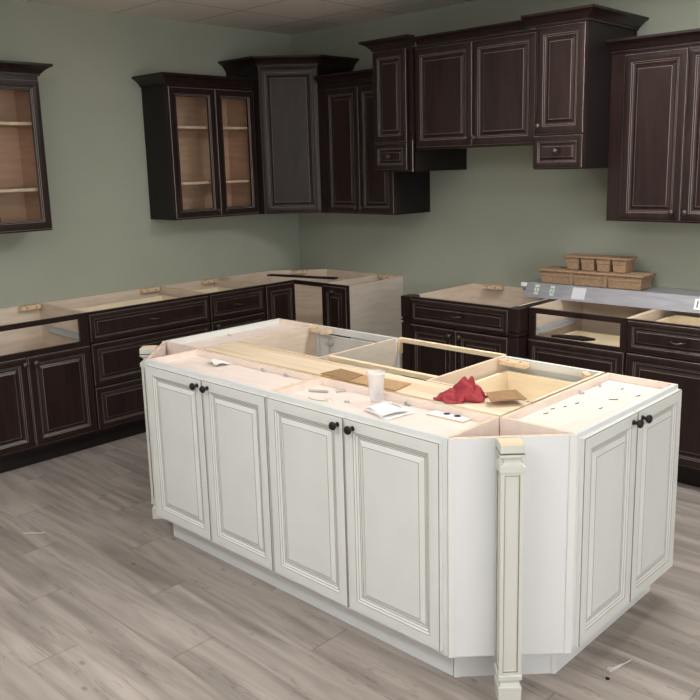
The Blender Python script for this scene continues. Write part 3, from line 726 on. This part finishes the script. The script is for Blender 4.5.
# staples and screws on the right end cabinet
bits = [(152.6, -78.6, 'bent_nail', 'bent dark nail in the middle of the right island end top', 1.2), (149.5, -83.5, 'staple', 'short staple on the right island end top, left of the bent nail', .5),
        (154.5, -74.6, 'staple', 'short staple on the right island end top, right of the bent nail', .5), (153.2, -83.6, 'staple', 'short staple on the right island end top, in front of the bent nail', .4),
        (148.6, -90.5, 'staple', 'staple at the near left corner of the right island end top', .6), (148.2, -88.0, 'staple', 'staple beside the inner rim of the right island end top, midway', .5), (149.0, -86.0, 'wood_chip', 'tiny chip near the inner rim of the right island end top', .35),
        (151.0, -72.6, 'staple', 'short staple on the right island end top, behind the bent nail', .4)]
for x, y, nm, lab, L in bits:
    solo(nm, MB().tube([(-L/2, -.15, .07), (-L/2+.1, 0, .07), (L/2, .05, .1), (L/2+.05, .1, .2)], .06, n=5), M['bronze'], lab, 'nail', (x, y, ZP+EPS), random.uniform(20, 60))
# red rag: crumpled cloth as a closed folded sheet
def rag():
    mb = MB(); n, k = 56, 20; rows = []
    rnd = random.Random(3)
    fold = [(rnd.uniform(0, 6.28), rnd.choice([2, 3, 4, 5, 6, 7, 9]), rnd.uniform(.05, .14)) for _ in range(9)]
    def height(u, v):                                     # u along, v across (inches)
        def bump(cu, cv, su, sv, a, rot=0):
            du, dv = u-cu, v-cv; c, s_ = math.cos(rot), math.sin(rot); p, q = du*c+dv*s_, -du*s_+dv*c
            return a*max(0, 1-abs(p/su)**1.5)**1.1*max(0, 1-abs(q/sv)**1.3)
        h = max(bump(.3, .2, 1.9, 2.6, 3.0, .3), bump(1.2, .6, 1.3, 2.2, 2.9, -.5), bump(-1.6, .1, 2.0, 1.9, 1.4, .2), bump(2.0, -.3, 1.2, 1.9, 1.9, .8), bump(-2.6, 0, 1.4, 1.4, .55), bump(.6, -1.4, 1.1, 1.3, 1.3, .4))
        return h + .10*math.sin(4.3*u+2.2*v)*min(1, h) + .12*math.sin(2.6*u-5.1*v+1)*min(1, h) + .07*math.sin(9*u+3*v)*min(1, h)
    for i in range(k+1):
        r = i/k; row = []
        for j in range(n):
            a = 2*PI*j/n
            R = 1 + sum(am*math.sin(f*a+p) for p, f, am in fold)*.8
            u, v = 3.5*r*R*math.cos(a), 2.1*r*R*math.sin(a)
            h = height(u, v)
            row.append((u + .25*math.sin(3*v+h*2), v + .22*math.sin(2.4*u+h*1.7), .06 + max(0, h) * (1 if i < k else .15)))
        rows.append(row)
    for i in range(k):
        for j in range(n): mb.face([rows[i][j], rows[i+1][j], rows[i+1][(j+1) % n], rows[i][(j+1) % n]])
    o = solo('red_rag', mb, M['rag'], 'crumpled red cloth rag on the pine board at the right of the island', 'rag', (137.4, -94.6, 34.48), 44, smooth=True)
    sd = o.modifiers.new('thick', 'SOLIDIFY'); sd.thickness = .12*S; sd.offset = 1
rag()

# ------------------------------------------------------------------ silver carton and pulp trays on the right counter
t = thing('long_carton', 'long flat silver carton lying across the right wall base cabinets', 'carton', (95.4, -11.9, ZT+.05), 2.2)
Lc = 58
MB().rings([[(0, 0, 0), (0, 10, 0), (0, 10, 3.4), (0, 1.6, 3.4)], [(Lc, 0, 0), (Lc, 10, 0), (Lc, 10, 3.4), (Lc, 1.6, 3.4)]], 0).build('box', M['foil'], t)
fl = MB(); fl.prism([(-1.8, 1.6), (0, 1.6), (0, 9.5), (-1.2, 9.5)], 2.3, 3.3, 0); fl.prism([(-1.2, 1.2), (0, .8), (0, 9.5), (-.8, 9.5)], 1.3, 2.2, 0); fl.box(-1.7, -.1, 1.4, 1.6, 2.35, 3.25, 1)
fl.build('end_flap', [M['foil'], M['paper']], t)
def on_face(x0, x1, s0, s1, m, name, par=t):      # label on the sloping front face
    f = lambda x, s: (x, 1.6*s - .02, 3.4*s + .01)
    mb = MB(); n = [f(x0, s0), f(x1, s0), f(x1, s1), f(x0, s1)]
    b = [(p[0], p[1]-.02, p[2]+.005) for p in n]; mb.rings([n, b], 0)
    return mb.build(name, M[m], par)
def mark(x, s0, s1, x1, m='greenink'): on_face(x, x1, s0, s1, m, 'print')
for cx in (2.4, 6.6):                       # two small stacked marks
    on_face(cx, cx+1.15, .22, .36, 'greenink', 'print'); on_face(cx, cx+1.15, .72, .88, 'greenink', 'print')
    on_face(cx, cx+.4, .42, .66, 'greenink', 'print'); on_face(cx+.7, cx+1.15, .42, .66, 'greenink', 'print')
on_face(12.5, 15.9, .14, .9, 'label', 'sticker'); on_face(41.3, 48.0, .2, .85, 'paper', 'sticker')
for k in range(3): on_face(41.8+.8*k, 42.1+.8*k, .32, .74, 'bronze', 'print')
for r_ in range(3): on_face(17.5, 25.5-r_*1.2, .3+.16*r_, .34+.16*r_, 'ink', 'print'); on_face(27.5, 34-r_*.9, .3+.16*r_, .34+.16*r_, 'ink', 'print')

def tray(label, loc, rot, L, d, h, cells, lip):
    t = thing('pulp_tray', label, 'tray', loc, rot, 'brown moulded pulp trays')
    gap = .55; cw = (L-.8-gap*(cells-1))/cells
    for i in range(cells):
        x0 = .4+i*(cw+gap); x1 = x0+cw; mb = MB(); i_ = .28
        rr = lambda a, z, e=0: [(x0+a, a+.3, z), (x1-a, a+.3, z), (x1-a, d-a-.3, z), (x0+a, d-a-.3, z)]
        mb.rings([rr(.35, 0), rr(.2, .2), rr(.12, h*.5), rr(.0, h*.55), rr(-.05, h-.35)], 0)
        mb.build('cell', M['pulp'], t, bevel=.12, seg=2)
        if cells == 3 and i > 0:
            MB().rings([[(x0-.75+a, a, z), (x0+.1-a, a, z), (x0+.1-a, 1.6, z), (x0-.75+a, 1.6, z)] for a, z in ((.1, .1), (.0, h-.4))], 0).build('rib', M['pulp'], t)
    mb = MB(); rr = lambda a, z: [(a, a, z), (L-a, a, z), (L-a, d-a, z), (a, d-a, z)]
    mb.rings([rr(.15, h-.55), rr(-.1, h-.45), rr(-.1, h-.15), rr(.0, h-.05)] + ([rr(.5, h), rr(.6, h+.02)] if lip else [rr(.35, h), rr(.8, h-.3)]), 0)
    mb.build('rim', M['pulp'], t, bevel=.08)
    return t
tray('larger brown pulp tray of three cells standing on the silver carton', (98.2, -10.2, ZT+.05+3.42), 2.2, 26.4, 7.5, 3.5, 3, True)
tray('smaller brown pulp tray of four cells stacked on the larger tray', (104.3, -8.8, ZT+.05+3.42+3.56), 2.2, 16.0, 5.4, 3.5, 4, False)

# ------------------------------------------------------------------ litter on the floor
sheet_obj('plastic_scrap', [(159.8, -92.3), (160.3, -92.4), (161.5, -88.3), (161.1, -88.1)], .03, .45, [M['plastic']], 'clear crumpled plastic scrap on the floor right of the island', 'scrap', 4, .03)
solo('washer', MB().lathe([(.3, 0), (.3, .08)], n=10), M['bronze'], 'small dark washer on the floor in front of the plastic scrap', 'washer', (160.7, -93.8, .01))
solo('wood_splinter', MB().tube([(-2, 0, .06), (-.5, .12, .06), (.8, -.05, .06), (2, .1, .06)], .06, n=5), M['paper'], 'thin pale splinter lying on the floor left of the island', 'splinter', (58, -124, .01), 44)

# ------------------------------------------------------------------ camera
F, PX, PY = 823.462, 358.053, 327.26
yaw, pit, rol = math.radians(43.808), math.radians(-11.22), math.radians(-1.434)
fw = Vector((-math.sin(yaw)*math.cos(pit), math.cos(yaw)*math.cos(pit), math.sin(pit)))
r = Vector((math.cos(yaw), math.sin(yaw), 0)); u = r.cross(fw)
r2 = r*math.cos(rol)+u*math.sin(rol); u2 = -r*math.sin(rol)+u*math.cos(rol)
cd = bpy.data.cameras.new('camera'); cam = bpy.data.objects.new('camera', cd); COL.objects.link(cam)
cam.matrix_world = Matrix(((r2.x, u2.x, -fw.x, 205.518*S), (r2.y, u2.y, -fw.y, -186.708*S), (r2.z, u2.z, -fw.z, 67.904*S), (0, 0, 0, 1)))
cd.sensor_width = 36; cd.lens = 36*F/700; cd.shift_x = (350-PX)/700; cd.shift_y = (PY-350)/700
cd.clip_start = .05
sc.camera = cam

w = bpy.data.worlds.new('world'); sc.world = w; w.use_nodes = True
w.node_tree.nodes['Background'].inputs[0].default_value = (.5, .5, .5, 1); w.node_tree.nodes['Background'].inputs[1].default_value = .05
vs = sc.view_settings; vs.view_transform = 'Standard'; vs.look = 'None'; vs.exposure = 0; vs.gamma = 1; vs.use_curve_mapping = False
sc.cycles.use_denoising = True; sc.cycles.max_bounces = 8; sc.cycles.diffuse_bounces = 5; sc.cycles.transparent_max_bounces = 16
sc.cycles.caustics_reflective = False; sc.cycles.caustics_refractive = False
